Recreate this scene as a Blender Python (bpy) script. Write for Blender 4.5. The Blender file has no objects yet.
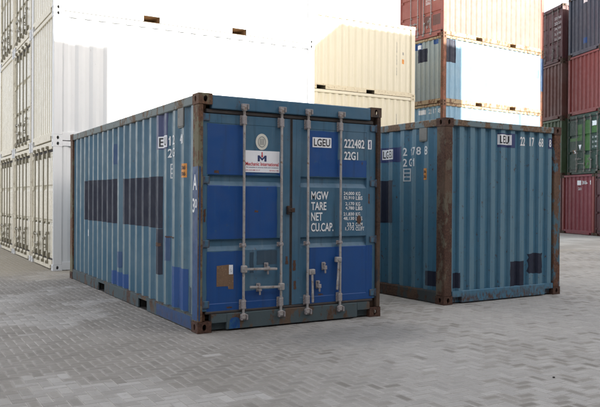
import bpy, bmesh, math, random
import numpy as np
from mathutils import Vector, Matrix
random.seed(7)
rng = np.random.default_rng(11)
scene = bpy.context.scene
C = scene.collection
R = math.radians

# ------------------------------------------------------------------ camera
cam = bpy.data.cameras.new('camera')
cam.sensor_width = 36.0
cam.lens = 704.09 * 36.0 / 600.0
cam.clip_start = 0.05
cam.clip_end = 3000
camo = bpy.data.objects.new('camera', cam)
C.objects.link(camo)
YAW, PITCH, ROLL = 0.5324, -0.0062, 0.0060
fw = Vector((math.sin(YAW) * math.cos(PITCH), math.cos(YAW) * math.cos(PITCH), math.sin(PITCH)))
rt = fw.cross(Vector((0, 0, 1))).normalized()
up = rt.cross(fw)
r2 = rt * math.cos(ROLL) + up * math.sin(ROLL)
u2 = -rt * math.sin(ROLL) + up * math.cos(ROLL)
CAM = Vector((-2.8842, -7.0444, 1.4529))
m = Matrix((r2, u2, -fw)).transposed().to_4x4()
m.translation = CAM
camo.matrix_world = m
scene.camera = camo

# ------------------------------------------------------------------ sky, sun, exposure
SUN = Vector((0.49, -1.0, 0.40)).normalized()
world = bpy.data.worlds.new('World')
scene.world = world
world.use_nodes = True
wn = world.node_tree
sky = wn.nodes.new('ShaderNodeTexSky')
sky.sky_type = 'NISHITA'
sky.sun_disc = False
sky.sun_elevation = math.asin(SUN.z)
sky.sun_rotation = math.atan2(SUN.x, SUN.y)
sky.air_density = 0.45
sky.dust_density = 6.0
sky.ozone_density = 1.0
wn.nodes['Background'].inputs['Strength'].default_value = 0.15
# thin bright cloud veil over the whole dome, behind it the clear sky
veil = wn.nodes.new('ShaderNodeMix')
veil.data_type = 'RGBA'
veil.inputs[0].default_value = 0.70
wn.links.new(sky.outputs[0], veil.inputs[6])
veil.inputs[7].default_value = (3.2, 3.14, 3.06, 1)
wn.links.new(veil.outputs[2], wn.nodes['Background'].inputs['Color'])
sl = bpy.data.lights.new('sun', 'SUN')
sl.energy = 5.0
sl.angle = R(0.5)
sl.color = (1.0, 0.93, 0.82)
so = bpy.data.objects.new('sun', sl)
so.rotation_euler = SUN.to_track_quat('Z', 'Y').to_euler()
so.location = SUN * 60
C.objects.link(so)
scene.view_settings.view_transform = 'Standard'
scene.view_settings.look = 'None'
scene.view_settings.gamma = 1.0
scene.view_settings.exposure = 1.92
scene.render.engine = 'CYCLES'
scene.cycles.max_bounces = 6
scene.cycles.diffuse_bounces = 4
scene.cycles.glossy_bounces = 2
scene.cycles.transmission_bounces = 1
scene.render.resolution_x = 1024
scene.render.resolution_y = 695

W, L, H = 2.438, 6.058, 2.591

# ------------------------------------------------------------------ lettering outlines (made while the scene is small)
TEXTS = ['LGEU', '222482', '1', '22G1', 'MGW', 'TARE', 'NET', 'CU.CAP.', '24,000', '52,910', '2,170', '4,780', '21,830', '48,130', '33.2', '1,172',
         'KG', 'LBS', 'CU.M', 'CU.FT', 'M', 'Mechanic International',
         'the specialist in security locks and containers', '(31) 010 498 13 17', '0(31)4-21 456', 'A', '30',
         '221768', '8', '22', '17', '68', '2G1', 'EU', 'LEU', '12', '4', '2178', '3', '0', '2', '7', 'G', 'E', 'U', 'L', 'LG', '1.1', '306', 'TRIU 307916 2', 'MAXU', '22G1 KG', '6']
TXT = {}
_objs = []
for t in TEXTS:
    cu = bpy.data.curves.new('text', 'FONT')
    cu.body = t
    cu.size = 1.0
    cu.offset = 0.018
    cu.resolution_u = 3
    o = bpy.data.objects.new('text', cu)
    C.objects.link(o)
    _objs.append((t, o, cu))
dg = bpy.context.evaluated_depsgraph_get()
dg.update()
for t, o, cu in _objs:
    me = bpy.data.meshes.new_from_object(o.evaluated_get(dg))
    vs = np.array([v.co[:2] for v in me.vertices])
    lo, hi = vs.min(0), vs.max(0)
    TXT[t] = ((vs - lo) / (hi - lo), [tuple(p.vertices) for p in me.polygons])
    bpy.data.meshes.remove(me)
for t, o, cu in _objs:
    bpy.data.objects.remove(o)
    bpy.data.curves.remove(cu)

TXT['M'] = (np.array([(0.0, 0.0), (0.24, 0.0), (0.24, 1.0), (0.0, 1.0), (0.76, 0.0), (1.0, 0.0), (1.0, 1.0), (0.76, 1.0),
                      (0.24, 0.92), (0.24, 0.56), (0.5, 0.12), (0.5, 0.50), (0.76, 0.92), (0.76, 0.56)]),
            [(0, 1, 2, 3), (4, 5, 6, 7), (8, 9, 10, 11), (12, 11, 10, 13)])
TXT['1'] = (np.array([(0.34, 0.0), (0.86, 0.0), (0.86, 1.0), (0.40, 1.0), (0.34, 0.84), (0.05, 0.76), (0.05, 0.60), (0.34, 0.66)]), [(0, 1, 2, 3, 4), (4, 5, 6, 7)])

# ------------------------------------------------------------------ node helpers and materials
def new_mat(name):
    mt = bpy.data.materials.new(name)
    mt.use_nodes = True
    nt = mt.node_tree
    return mt, nt, nt.nodes['Principled BSDF']
def node(nt, typ, **kw):
    n = nt.nodes.new(typ)
    for k, v in kw.items():
        setattr(n, k, v)
    return n
def mixc(nt, fac, a, b):
    n = node(nt, 'ShaderNodeMix', data_type='RGBA')
    for s, v in ((0, fac), (6, a), (7, b)):
        if hasattr(v, 'links'):
            nt.links.new(v, n.inputs[s])
        else:
            n.inputs[s].default_value = v if s == 0 else (*v[:3], 1)
    return n.outputs[2]
def ramp(nt, src, a, b, lo=0.0, hi=1.0):
    n = node(nt, 'ShaderNodeMapRange', interpolation_type='SMOOTHSTEP')
    nt.links.new(src, n.inputs[0])
    n.inputs[1].default_value, n.inputs[2].default_value = a, b
    n.inputs[3].default_value, n.inputs[4].default_value = lo, hi
    return n.outputs[0]
def math_(nt, op, a, b):
    n = node(nt, 'ShaderNodeMath', operation=op)
    for i, v in enumerate((a, b)):
        if hasattr(v, 'links'):
            nt.links.new(v, n.inputs[i])
        else:
            n.inputs[i].default_value = v
    return n.outputs[0]
def noise(nt, vec, scale, detail=3.0, rough=0.55, sc=(1, 1, 1), off=(0, 0, 0)):
    mp = node(nt, 'ShaderNodeMapping')
    mp.inputs['Scale'].default_value = sc
    mp.inputs['Location'].default_value = off
    nt.links.new(vec, mp.inputs['Vector'])
    n = node(nt, 'ShaderNodeTexNoise')
    n.inputs['Scale'].default_value = scale
    n.inputs['Detail'].default_value = detail
    n.inputs['Roughness'].default_value = rough
    nt.links.new(mp.outputs[0], n.inputs['Vector'])
    return n.outputs['Fac']
RUSTC = (0.085, 0.038, 0.022)
RUSTD = (0.045, 0.026, 0.019)
_pm = {}
def paint(name, col, rust=0.25, fade=0.3, grime=0.3, rough=0.5, seed=0, dent=0.25, dusty=(0.30, 0.33, 0.33), ridge=0.0, chipc=None):
    """weathered container paint: chalky fading, vertical dirt runs, rust chips and scratches"""
    if name in _pm:
        return _pm[name]
    mt, nt, b = new_mat(name)
    tc = node(nt, 'ShaderNodeTexCoord').outputs['Object']
    off = (seed * 3.7, seed * 1.9, seed * 2.3)
    big = noise(nt, tc, 1.3, 4, 0.6, off=off)
    run = noise(nt, tc, 1.0, 4, 0.6, sc=(13, 13, 0.55), off=off)
    mid = noise(nt, tc, 7.0, 4, 0.65, off=off)
    fine = noise(nt, tc, 55.0, 3, 0.6, off=off)
    chipm = noise(nt, tc, 4.2, 5, 0.7, off=(off[0] + 5, off[1], off[2]))
    chip = noise(nt, tc, 23.0, 4, 0.7, sc=(1, 1, 0.5), off=off)
    faded = tuple(c * 0.62 + d * 0.38 for c, d in zip(col, dusty))
    c = mixc(nt, math_(nt, 'MULTIPLY', ramp(nt, big, 0.35, 0.72), fade), col, faded)
    c = mixc(nt, math_(nt, 'MULTIPLY', ramp(nt, run, 0.56, 0.75), fade * 0.9), c, tuple(x * 0.5 + d * 0.5 for x, d in zip(col, dusty)))
    c = mixc(nt, math_(nt, 'MULTIPLY', ramp(nt, run, 0.46, 0.28), grime), c, tuple(x * 0.42 + 0.008 for x in col))
    c = mixc(nt, math_(nt, 'MULTIPLY', ramp(nt, mid, 0.45, 0.75), grime * 0.45), c, tuple(x * 0.6 + 0.02 for x in col))
    if ridge > 0:                                  # the proud folds are paler
        rg = node(nt, 'ShaderNodeAttribute', attribute_name='ridge').outputs['Fac']
        c = mixc(nt, math_(nt, 'MULTIPLY', rg, ramp(nt, run, 0.25, 0.62, ridge * 0.35, ridge)), c, dusty)
    rl = 0.70 - rust * 0.16
    sp = math_(nt, 'MULTIPLY', ramp(nt, chip, rl, rl + 0.05), ramp(nt, chipm, 0.46, 0.6))
    patch = ramp(nt, chipm, 0.80 - rust * 0.2, 0.84 - rust * 0.2)
    # rust creeps up from the lower edge
    sx = node(nt, 'ShaderNodeSeparateXYZ')
    nt.links.new(tc, sx.inputs[0])
    low = ramp(nt, math_(nt, 'ADD', sx.outputs[2], math_(nt, 'MULTIPLY', mid, 0.28)), 0.34, 0.20, 0, min(1, rust * 1.6))
    rm = math_(nt, 'MAXIMUM', math_(nt, 'MAXIMUM', sp, patch), math_(nt, 'MULTIPLY', low, ramp(nt, chip, 0.4, 0.6)))
    rc = mixc(nt, ramp(nt, fine, 0.35, 0.65), RUSTD, RUSTC)
    if chipc:
        rc = mixc(nt, ramp(nt, mid, 0.5, 0.62), chipc, rc)
    if rust > 0:
        c = mixc(nt, rm, c, rc)
    nt.links.new(c, b.inputs['Base Color'])
    nt.links.new(ramp(nt, mid, 0.3, 0.7, rough - 0.08, rough + 0.14), b.inputs['Roughness'])
    b.inputs['Specular IOR Level'].default_value = 0.4
    h = math_(nt, 'ADD', math_(nt, 'MULTIPLY', noise(nt, tc, 2.4, 2, 0.4, off=off), 1.0), math_(nt, 'MULTIPLY', fine, 0.02))
    bp = node(nt, 'ShaderNodeBump')
    bp.inputs['Strength'].default_value = dent
    bp.inputs['Distance'].default_value = 0.04
    nt.links.new(h, bp.inputs['Height'])
    nt.links.new(bp.outputs[0], b.inputs['Normal'])
    _pm[name] = mt
    return mt
def rusty(name, paintcol, amount=0.6, seed=0, rc=RUSTC):
    """corroded frame steel with remnants of paint"""
    if name in _pm:
        return _pm[name]
    mt, nt, b = new_mat(name)
    tc = node(nt, 'ShaderNodeTexCoord').outputs['Object']
    off = (seed * 2.1, seed * 3.3, seed)
    a = noise(nt, tc, 5.0, 6, 0.7, sc=(1, 1, 0.5), off=off)
    f = noise(nt, tc, 38, 4, 0.65, off=off)
    s = noise(nt, tc, 1.6, 3, 0.5, off=off)
    col = mixc(nt, ramp(nt, f, 0.3, 0.7), tuple(x * 0.6 for x in rc), tuple(min(1, x * 1.5) for x in rc))
    col = mixc(nt, ramp(nt, s, 0.42, 0.66, 0, 0.6), col, (0.12, 0.085, 0.06))
    th = 0.36 + amount * 0.28
    col = mixc(nt, ramp(nt, math_(nt, 'ADD', a, math_(nt, 'MULTIPLY', f, 0.08)), th, th + 0.06), col, paintcol)
    nt.links.new(col, b.inputs['Base Color'])
    b.inputs['Roughness'].default_value = 0.75
    b.inputs['Specular IOR Level'].default_value = 0.3
    bp = node(nt, 'ShaderNodeBump')
    bp.inputs['Strength'].default_value = 0.4
    bp.inputs['Distance'].default_value = 0.006
    nt.links.new(f, bp.inputs['Height'])
    nt.links.new(bp.outputs[0], b.inputs['Normal'])
    _pm[name] = mt
    return mt
def plain(name, col, rough=0.6, metal=0.0, var=0.35, scale=14, wear=None):
    if name in _pm:
        return _pm[name]
    mt, nt, b = new_mat(name)
    tc = node(nt, 'ShaderNodeTexCoord').outputs['Object']
    n = noise(nt, tc, scale, 4, 0.6)
    c = mixc(nt, ramp(nt, n, 0.3, 0.75, 0, var), col, tuple(x * 0.55 for x in col))
    if wear:
        n2 = noise(nt, tc, scale * 2.2, 4, 0.7, off=(4, 1, 7))
        c = mixc(nt, ramp(nt, n2, 0.57, 0.66), c, wear)
    nt.links.new(c, b.inputs['Base Color'])
    b.inputs['Roughness'].default_value = rough
    b.inputs['Metallic'].default_value = metal
    _pm[name] = mt
    return mt

TEAL = (0.034, 0.110, 0.176)
TEAL2 = (0.044, 0.142, 0.228)
M = {}
M['teal'] = paint('teal_paint', TEAL, 0.30, 0.45, 0.45, 0.42, 1, dusty=(0.24, 0.28, 0.27), ridge=0.55)
M['teal_door'] = paint('teal_door_paint', (0.034, 0.108, 0.184), 0.42, 0.35, 0.6, 0.42, 2, 0.35)
M['teal2'] = paint('teal_paint_rusting', TEAL2, 0.60, 0.35, 0.5, 0.45, 3, dusty=(0.20, 0.27, 0.28), ridge=0.3)
M['royal'] = paint('royal_blue_patch', (0.0040, 0.053, 0.208), 0.42, 0.35, 0.42, 0.42, 4, 0.15, dusty=(0.03, 0.10, 0.24), chipc=TEAL)
M['royal_post'] = paint('blue_post_patch', (0.012, 0.055, 0.160), 0.25, 0.3, 0.5, 0.45, 5, 0.1, dusty=(0.05, 0.12, 0.24))
M['navy'] = paint('navy_patch', (0.0055, 0.0095, 0.028), 0.05, 0.1, 0.4, 0.6, 6, 0.1, (0.09, 0.11, 0.14), ridge=0.45)
M['purple'] = paint('faded_violet_patch', (0.034, 0.048, 0.135), 0.1, 0.3, 0.3, 0.5, 7, 0.1, ridge=0.3)
M['midblue'] = paint('mid_blue_patch', (0.016, 0.060, 0.155), 0.1, 0.2, 0.4, 0.5, 25, 0.1, ridge=0.2)
M['ghost'] = paint('dark_teal_patch', (0.02, 0.05, 0.085), 0.1, 0.2, 0.4, 0.5, 8, 0.1)
M['rust1'] = rusty('rusty_frame', (0.055, 0.115, 0.155), 0.62, 1)
M['rustheavy'] = rusty('heavy_rust', (0.105, 0.090, 0.066), 0.72, 2, (0.060, 0.030, 0.021))
M['rustpost'] = rusty('rusty_post', (0.14, 0.13, 0.085), 0.72, 3, (0.105, 0.052, 0.030))
M['rustdark'] = rusty('dark_rust', (0.03, 0.03, 0.033), 0.75, 4, (0.040, 0.022, 0.016))
M['rail1'] = rusty('worn_rail', (0.17, 0.20, 0.20), 0.34, 5, (0.12, 0.085, 0.055))
M['brail'] = rusty('worn_bottom_rail', (0.058, 0.082, 0.092), 0.42, 6, (0.06, 0.034, 0.024))
M['brail2'] = rusty('grey_bottom_rail', (0.045, 0.055, 0.06), 0.5, 7, (0.06, 0.032, 0.022))
M['rail2'] = rusty('worn_rail_rust', (0.13, 0.18, 0.20), 0.55, 8, (0.13, 0.085, 0.055))
M['zinc'] = plain('worn_rod_paint', (0.36, 0.345, 0.34), 0.5, 0.0, 0.8, 11, (0.19, 0.12, 0.085))
M['zincdark'] = plain('worn_fitting_paint', (0.29, 0.27, 0.275), 0.55, 0.0, 0.6, 22, (0.10, 0.055, 0.04))
M['gasket'] = plain('gasket_rubber', (0.045, 0.040, 0.040), 0.75, 0, 0.5, 9, (0.075, 0.048, 0.036))
M['under'] = plain('underframe', (0.02, 0.018, 0.016), 0.85)
M['scar'] = plain('rust_scar', (0.085, 0.042, 0.027), 0.8, 0, 0.6, 40)
M['lightblue'] = paint('light_blue_patch', (0.10, 0.26, 0.50), 0.05, 0.2, 0.2, 0.5, 26)
M['pocketwarm'] = plain('tan_pocket', (0.34, 0.24, 0.15), 0.8)  # warm tan inner faces of the fork pockets
M['pocketgrey'] = plain('grey_pocket', (0.16, 0.14, 0.11), 0.8)
M['rodgrey'] = plain('dull_rod_paint', (0.20, 0.19, 0.18), 0.55, 0, 0.5, 12)
M['letter'] = plain('white_lettering', (0.70, 0.72, 0.74), 0.55, 0, 0.25, 9)
M['letterdim'] = plain('worn_lettering', (0.55, 0.58, 0.60), 0.6, 0, 0.3, 20, (0.06, 0.12, 0.17))
M['plate'] = plain('white_label', (0.74, 0.76, 0.80), 0.5, 0, 0.15, 6)
M['ink'] = plain('black_ink', (0.012, 0.013, 0.02), 0.5, 0, 0.1, 6)
M['inkblue'] = plain('navy_ink', (0.015, 0.03, 0.12), 0.5, 0, 0.1, 6)
M['inkred'] = plain('red_ink', (0.50, 0.035, 0.05), 0.5, 0, 0.1, 6)
M['orange'] = plain('orange_label', (0.62, 0.24, 0.03), 0.5, 0, 0.3, 14, (0.09, 0.05, 0.03))
M['brownplate'] = plain('glue_patch', (0.16, 0.095, 0.055), 0.7, 0, 0.5, 30, (0.27, 0.19, 0.12))
M['ventgrey'] = plain('vent_cover', (0.16, 0.165, 0.155), 0.6, 0, 0.4, 9, (0.10, 0.07, 0.05))
M['seal'] = plain('seal_offwhite', (0.60, 0.60, 0.54), 0.6, 0, 0.2, 12)
M['white'] = paint('white_paint', (0.68, 0.70, 0.715), 0.02, 0.12, 0.10, 0.45, 9, 0.12, (0.6, 0.6, 0.55))
M['whitedoor'] = paint('warm_white_paint', (0.72, 0.69, 0.58), 0.03, 0.2, 0.2, 0.28, 10, 0.10, (0.5, 0.46, 0.36))
M['whiterail'] = plain('white_rail', (0.70, 0.66, 0.54), 0.55, 0, 0.2, 6, (0.36, 0.30, 0.22))
M['whitefit'] = plain('galvanised_fitting', (0.27, 0.25, 0.19), 0.35, 0.35, 0.4, 12)
M['cream'] = paint('cream_paint', (0.60, 0.565, 0.45), 0.02, 0.1, 0.08, 0.5, 11, 0.15, (0.65, 0.62, 0.5))
M['creamrail'] = plain('cream_rail', (0.58, 0.52, 0.38), 0.55, 0, 0.25, 6, (0.28, 0.20, 0.11))
M['blue_b'] = paint('sky_blue_paint', (0.17, 0.31, 0.43), 0.28, 0.4, 0.35, 0.5, 12)
M['grey_b'] = paint('chalky_grey_blue', (0.25, 0.30, 0.31), 0.4, 0.5, 0.3, 0.55, 13, dusty=(0.4, 0.38, 0.3))
M['rust_b'] = rusty('red_brown_post', (0.22, 0.09, 0.06), 0.6, 9, (0.13, 0.058, 0.036))
M['rail_b'] = rusty('tan_rail', (0.32, 0.25, 0.16), 0.4, 10, (0.16, 0.08, 0.045))
M['red_b'] = paint('orange_red_paint', (0.27, 0.082, 0.066), 0.15, 0.4, 0.3, 0.5, 14, dusty=(0.5, 0.3, 0.22))
M['red_sunlit'] = paint('sunlit_red_paint', (0.36, 0.125, 0.100), 0.12, 0.4, 0.2, 0.55, 24, dusty=(0.50, 0.30, 0.25))  # lighter than the red doors: sunlight on the long side put into the colour
M['red_r'] = paint('brick_red_paint', (0.185, 0.042, 0.040), 0.15, 0.3, 0.35, 0.5, 15, dusty=(0.25, 0.14, 0.12))
M['red_l'] = paint('crimson_paint', (0.175, 0.032, 0.045), 0.15, 0.3, 0.35, 0.5, 16, dusty=(0.25, 0.14, 0.13))
M['maroon'] = paint('maroon_paint', (0.070, 0.022, 0.027), 0.2, 0.25, 0.35, 0.5, 17, dusty=(0.25, 0.15, 0.13))
M['dkblue'] = paint('slate_blue_paint', (0.042, 0.056, 0.085), 0.2, 0.35, 0.35, 0.5, 18, dusty=(0.15, 0.14, 0.13))
M['green'] = paint('dark_green_paint', (0.010, 0.034, 0.024), 0.2, 0.3, 0.35, 0.5, 19, dusty=(0.06, 0.10, 0.07))
M['brightgreen'] = paint('bright_green_patch', (0.028, 0.105, 0.016), 0.04, 0.2, 0.25, 0.5, 20)
M['mossgreen'] = paint('moss_green_paint', (0.05, 0.085, 0.04), 0.2, 0.3, 0.35, 0.5, 21)
M['oxide'] = paint('oxide_paint', (0.115, 0.045, 0.036), 0.3, 0.3, 0.3, 0.55, 22)
M['greypaint'] = paint('grey_paint', (0.22, 0.23, 0.23), 0.2, 0.3, 0.3, 0.55, 23)

# ------------------------------------------------------------------ object helpers
def tag(o, label=None, cat=None, group=None, kind=None):
    if label: o['label'] = label
    if cat: o['category'] = cat
    if group: o['group'] = group
    if kind: o['kind'] = kind
    return o
def link(name, me, mat, parent=None, loc=None):
    o = bpy.data.objects.new(name, me)
    C.objects.link(o)
    if parent is not None:
        o.parent = parent
    if loc is not None:
        o.location = loc
    if mat is not None:
        if not me.materials:
            me.materials.append(None)
        o.material_slots[0].link = 'OBJECT'
        o.material_slots[0].material = mat
    return o
def mesh(name, vs, fs, smooth=False):
    me = bpy.data.meshes.new(name)
    me.from_pydata([tuple(v) for v in vs], [], fs)
    if smooth:
        me.polygons.foreach_set('use_smooth', [True] * len(me.polygons))
    me.update()
    return me
class MB:
    """collects shapes into one mesh"""
    def __init__(s): s.v = []; s.f = []; s.sm = []
    def add(s, vs, fs, sm=False):
        n = len(s.v); s.v += [tuple(v) for v in vs]; s.f += [tuple(i + n for i in f) for f in fs]; s.sm += [sm] * len(fs)
        return s
    def box(s, x0, x1, y0, y1, z0, z1, c=0.0):
        if c <= 0:
            vs = [(x, y, z) for z in (z0, z1) for y in (y0, y1) for x in (x0, x1)]
            return s.add(vs, [(0, 2, 3, 1), (4, 5, 7, 6), (0, 1, 5, 4), (2, 6, 7, 3), (0, 4, 6, 2), (1, 3, 7, 5)])
        bm = bmesh.new()
        g = bmesh.ops.create_cube(bm, size=1.0)
        for v in bm.verts:
            v.co = ((x0 + x1) / 2 + v.co.x * (x1 - x0), (y0 + y1) / 2 + v.co.y * (y1 - y0), (z0 + z1) / 2 + v.co.z * (z1 - z0))
        bmesh.ops.bevel(bm, geom=list(bm.edges), offset=c, segments=1, affect='EDGES')
        bm.verts.index_update()
        s.add([v.co[:] for v in bm.verts], [[v.index for v in f.verts] for f in bm.faces])
        bm.free()
        return s
    def tube(s, a, b, r, n=10, caps=True):
        a, b = Vector(a), Vector(b)
        d = (b - a).normalized()
        u = d.orthogonal().normalized(); w = d.cross(u)
        vs = []
        for p in (a, b):
            for i in range(n):
                t = 2 * math.pi * i / n
                vs.append(p + (u * math.cos(t) + w * math.sin(t)) * r)
        s.add(vs, [(i, (i + 1) % n, n + (i + 1) % n, n + i) for i in range(n)], True)
        if caps:
            s.add(vs[:n], [tuple(range(n))[::-1]]); s.add(vs[n:], [tuple(range(n))])
        return s
    def build(s, name):
        me = mesh(name, s.v, s.f)
        me.polygons.foreach_set('use_smooth', s.sm)
        return me
_cache = {}
def cached(key, fn):
    if key not in _cache:
        _cache[key] = fn()
    return _cache[key]

# ------------------------------------------------------------------ container geometry (local: x 0..W, y 0..L, z 0..H, the near end at y = 0)
CX, CY, CZ = 0.162, 0.178, 0.118
def casting_mesh():
    b = MB()
    n = 16
    dims = (CX / 2, CY / 2, CZ / 2)
    def face(ax, sg):
        # u,v axes of the face
        ua, va = [(1, 2), (0, 2), (0, 1)][ax]
        du, dv = dims[ua], dims[va]
        ou, ov = (0.024, 0.036) if ax < 2 else (0.032, 0.055)
        sq, ov1, ov2 = [], [], []
        for i in range(n):
            t = 2 * math.pi * (i + 0.5) / n
            c, s_ = math.cos(t), math.sin(t)
            k = 1 / max(abs(c), abs(s_))
            p = [0, 0, 0]
            p[ax] = sg * dims[ax]; p[ua] = du * c * k; p[va] = dv * s_ * k
            sq.append(tuple(p))
            p2 = list(p); p2[ua] = ou * c; p2[va] = ov * s_
            ov1.append(tuple(p2))
            p3 = list(p2); p3[ax] = sg * (dims[ax] - 0.022)
            ov2.append(tuple(p3))
        vs = sq + ov1 + ov2
        b.add(vs, [(i, (i + 1) % n, n + (i + 1) % n, n + i) for i in range(n)])
        b.add(vs, [(n + i, n + (i + 1) % n, 2 * n + (i + 1) % n, 2 * n + i) for i in range(n)])
        # corners: square ring skips the true corners, add them
        cs = [(du, dv), (-du, dv), (-du, -dv), (du, -dv)]
        for q, (cu_, cv_) in enumerate(cs):
            i = n // 8 + q * n // 4 - 1
            p = [0, 0, 0]
            p[ax] = sg * dims[ax]; p[ua] = cu_; p[va] = cv_
            b.add([sq[i % n], tuple(p), sq[(i + 1) % n]], [(0, 1, 2)])
    for ax in range(3):
        for sg in (-1, 1):
            face(ax, sg)
    return b.build('corner_casting')
def corr_breaks(a, b, pitch, center, flat, slope, depth):
    """breakpoints (s, d) of a trapezoid corrugation; d = depth behind the outer flat"""
    pts = []
    inner = pitch - flat - 2 * slope
    k0 = int(math.floor((a - center) / pitch)) - 1
    k = k0
    while center + k * pitch < b + pitch:
        c = center + k * pitch
        pts += [(c - flat / 2 - slope, depth), (c - flat / 2, 0.0), (c + flat / 2, 0.0), (c + flat / 2 + slope, depth)]
        k += 1
    out = []
    def val(s):
        for (s0, d0), (s1, d1) in zip(pts, pts[1:]):
            if s0 <= s <= s1:
                return d0 + (d1 - d0) * (s - s0) / max(1e-9, s1 - s0)
        return depth
    out.append((a, val(a)))
    out += [p for p in pts if a + 1e-4 < p[0] < b - 1e-4]
    out.append((b, val(b)))
    return out
def side_prof(length, pitch=0.285, center=0.528, depth=0.036):
    return corr_breaks(0.165, length - 0.165, pitch, center, 0.072, 0.066, depth)
def end_prof(pitch=0.207, center=0.35, depth=0.040):
    return corr_breaks(0.15, W - 0.15, pitch, center, 0.088, 0.026, depth)
SX = 0.026   # outer flat of the side panels behind the outermost plane
EY = 0.030   # the same for the end panel
def strip_mesh(name, prof, z0, z1, place):
    vs, fs = [], []
    for s, d in prof:
        vs += [place(s, d, z0), place(s, d, z1)]
    for i in range(len(prof) - 1):
        fs.append((2 * i, 2 * i + 2, 2 * i + 3, 2 * i + 1))
    me = mesh(name, vs, fs)
    at = me.attributes.new('ridge', 'FLOAT', 'FACE')
    at.data.foreach_set('value', [1.0 if max(prof[i][1], prof[i + 1][1]) < 1e-4 else 0.0 for i in range(len(prof) - 1)])
    return me
ZP0, ZP1 = 0.150, 2.500

class Surf:
    """painted surface of a container: (s, z) -> 3D point, with the fold lines across s and across z"""
    def __init__(self, place, sb=(), zb=(), prof=None):
        self.place, self.sb, self.zb, self.prof = place, sorted(sb), sorted(zb), prof
def interp(prof, s):
    if s <= prof[0][0]: return prof[0][1]
    for (s0, d0), (s1, d1) in zip(prof, prof[1:]):
        if s <= s1:
            return d0 + (d1 - d0) * (s - s0) / max(1e-9, s1 - s0)
    return prof[-1][1]
def decal(name, surf, vs, fs, mat, parent, lift=0.002):
    bm = bmesh.new()
    bv = [bm.verts.new((p[0], p[1], 0)) for p in vs]
    for f in fs:
        try: bm.faces.new([bv[i] for i in f])
        except ValueError: pass
    xs = [p[0] for p in vs]; zs = [p[1] for p in vs]
    for s in surf.sb:
        if min(xs) < s < max(xs):
            bmesh.ops.bisect_plane(bm, geom=bm.verts[:] + bm.edges[:] + bm.faces[:], dist=1e-6, plane_co=(s, 0, 0), plane_no=(1, 0, 0))
    for z in surf.zb:
        if min(zs) < z < max(zs):
            bmesh.ops.bisect_plane(bm, geom=bm.verts[:] + bm.edges[:] + bm.faces[:], dist=1e-6, plane_co=(0, z, 0), plane_no=(0, 1, 0))
    bm.faces.ensure_lookup_table()
    mid = [f.calc_center_median().x for f in bm.faces] if surf.prof else None
    for v in bm.verts:
        v.co = surf.place(v.co.x, v.co.y, lift)
    me = bpy.data.meshes.new(name)
    bm.to_mesh(me)
    bm.free()
    if mid:
        me.attributes.new('ridge', 'FLOAT', 'FACE').data.foreach_set('value', [1.0 if interp(surf.prof, q) < 1e-4 else 0.0 for q in mid])
    return link(name, me, mat, parent)
def rect(name, surf, s0, s1, z0, z1, mat, parent, lift=0.002, jag=0.0):
    """a rectangle of paint or film; jag roughens a hand-painted outline"""
    if jag <= 0:
        return decal(name, surf, [(s0, z0), (s1, z0), (s1, z1), (s0, z1)], [(0, 1, 2, 3)], mat, parent, lift)
    pts = []
    n = 6
    cs = [(s0, z0), (s1, z0), (s1, z1), (s0, z1)]
    for a, b in zip(cs, cs[1:] + cs[:1]):
        for i in range(n):
            t = i / n
            pts.append((a[0] + (b[0] - a[0]) * t + random.uniform(-jag, jag), a[1] + (b[1] - a[1]) * t + random.uniform(-jag, jag)))
    return decal(name, surf, pts, [tuple(range(len(pts)))], mat, parent, lift)
def text(surf, body, s0, s1, z0, z1, mat, parent, lift=0.004, name='lettering'):
    """lettering filling the box; s0 is the reading start, s1 the reading end"""
    vs, fs = TXT[body]
    pts = [(s0 + (s1 - s0) * x, z0 + (z1 - z0) * y) for x, y in vs]
    return decal(name, surf, pts, fs, mat, parent, lift)

# door pressing: (z, depth) of the door skin
DOOR_Z = [(0.228, 0.0), (0.300, 0.0), (0.306, 0.004), (0.880, 0.004), (0.930, 0.036), (0.990, 0.036), (1.008, 0.004),
          (1.592, 0.004), (1.645, 0.036), (1.700, 0.036), (1.718, 0.004), (2.276, 0.004), (2.282, 0.0), (2.378, 0.0)]
DOOR_Y = 0.040
DOORS = ((0.062, 1.150, 0.125, 1.062), (1.186, 2.376, 1.295, 2.245))     # outer x0, x1 and the pressed field
def door_mesh(k):
    x0, x1, p0, p1 = DOORS[k]
    b = MB()
    vs, fs = [], []
    xs = (x0, p0, p1, x1)
    for z, d in DOOR_Z:
        for i, x in enumerate(xs):
            vs.append((x, DOOR_Y + (d if i in (1, 2) else 0.0), z))
    # stiles stay flat, field is pressed; the field edges get their own verts so the step is sharp
    vs2 = []
    for z, d in DOOR_Z:
        vs2 += [(x0, DOOR_Y, z), (p0, DOOR_Y, z), (p0 + 0.006, DOOR_Y + d, z), (p1 - 0.006, DOOR_Y + d, z), (p1, DOOR_Y, z), (x1, DOOR_Y, z)]
    n = 6
    for j in range(len(DOOR_Z) - 1):
        for i in range(n - 1):
            fs.append((j * n + i, j * n + i + 1, (j + 1) * n + i + 1, (j + 1) * n + i))
    b.add(vs2, fs)
    zt, zb = DOOR_Z[-1][0], DOOR_Z[0][0]
    b.box(x0, x1, DOOR_Y + 0.04, DOOR_Y + 0.07, zb, zt)
    # edges of the door leaf
    for a in ((x0, x0), (x1, x1)):
        b.add([(a[0], DOOR_Y, zb), (a[0], DOOR_Y + 0.05, zb), (a[0], DOOR_Y + 0.05, zt), (a[0], DOOR_Y, zt)], [(0, 1, 2, 3)])
    for z in (zb, zt):
        b.add([(x0, DOOR_Y, z), (x1, DOOR_Y, z), (x1, DOOR_Y + 0.05, z), (x0, DOOR_Y + 0.05, z)], [(0, 1, 2, 3)])
    return b.build('door')
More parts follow.
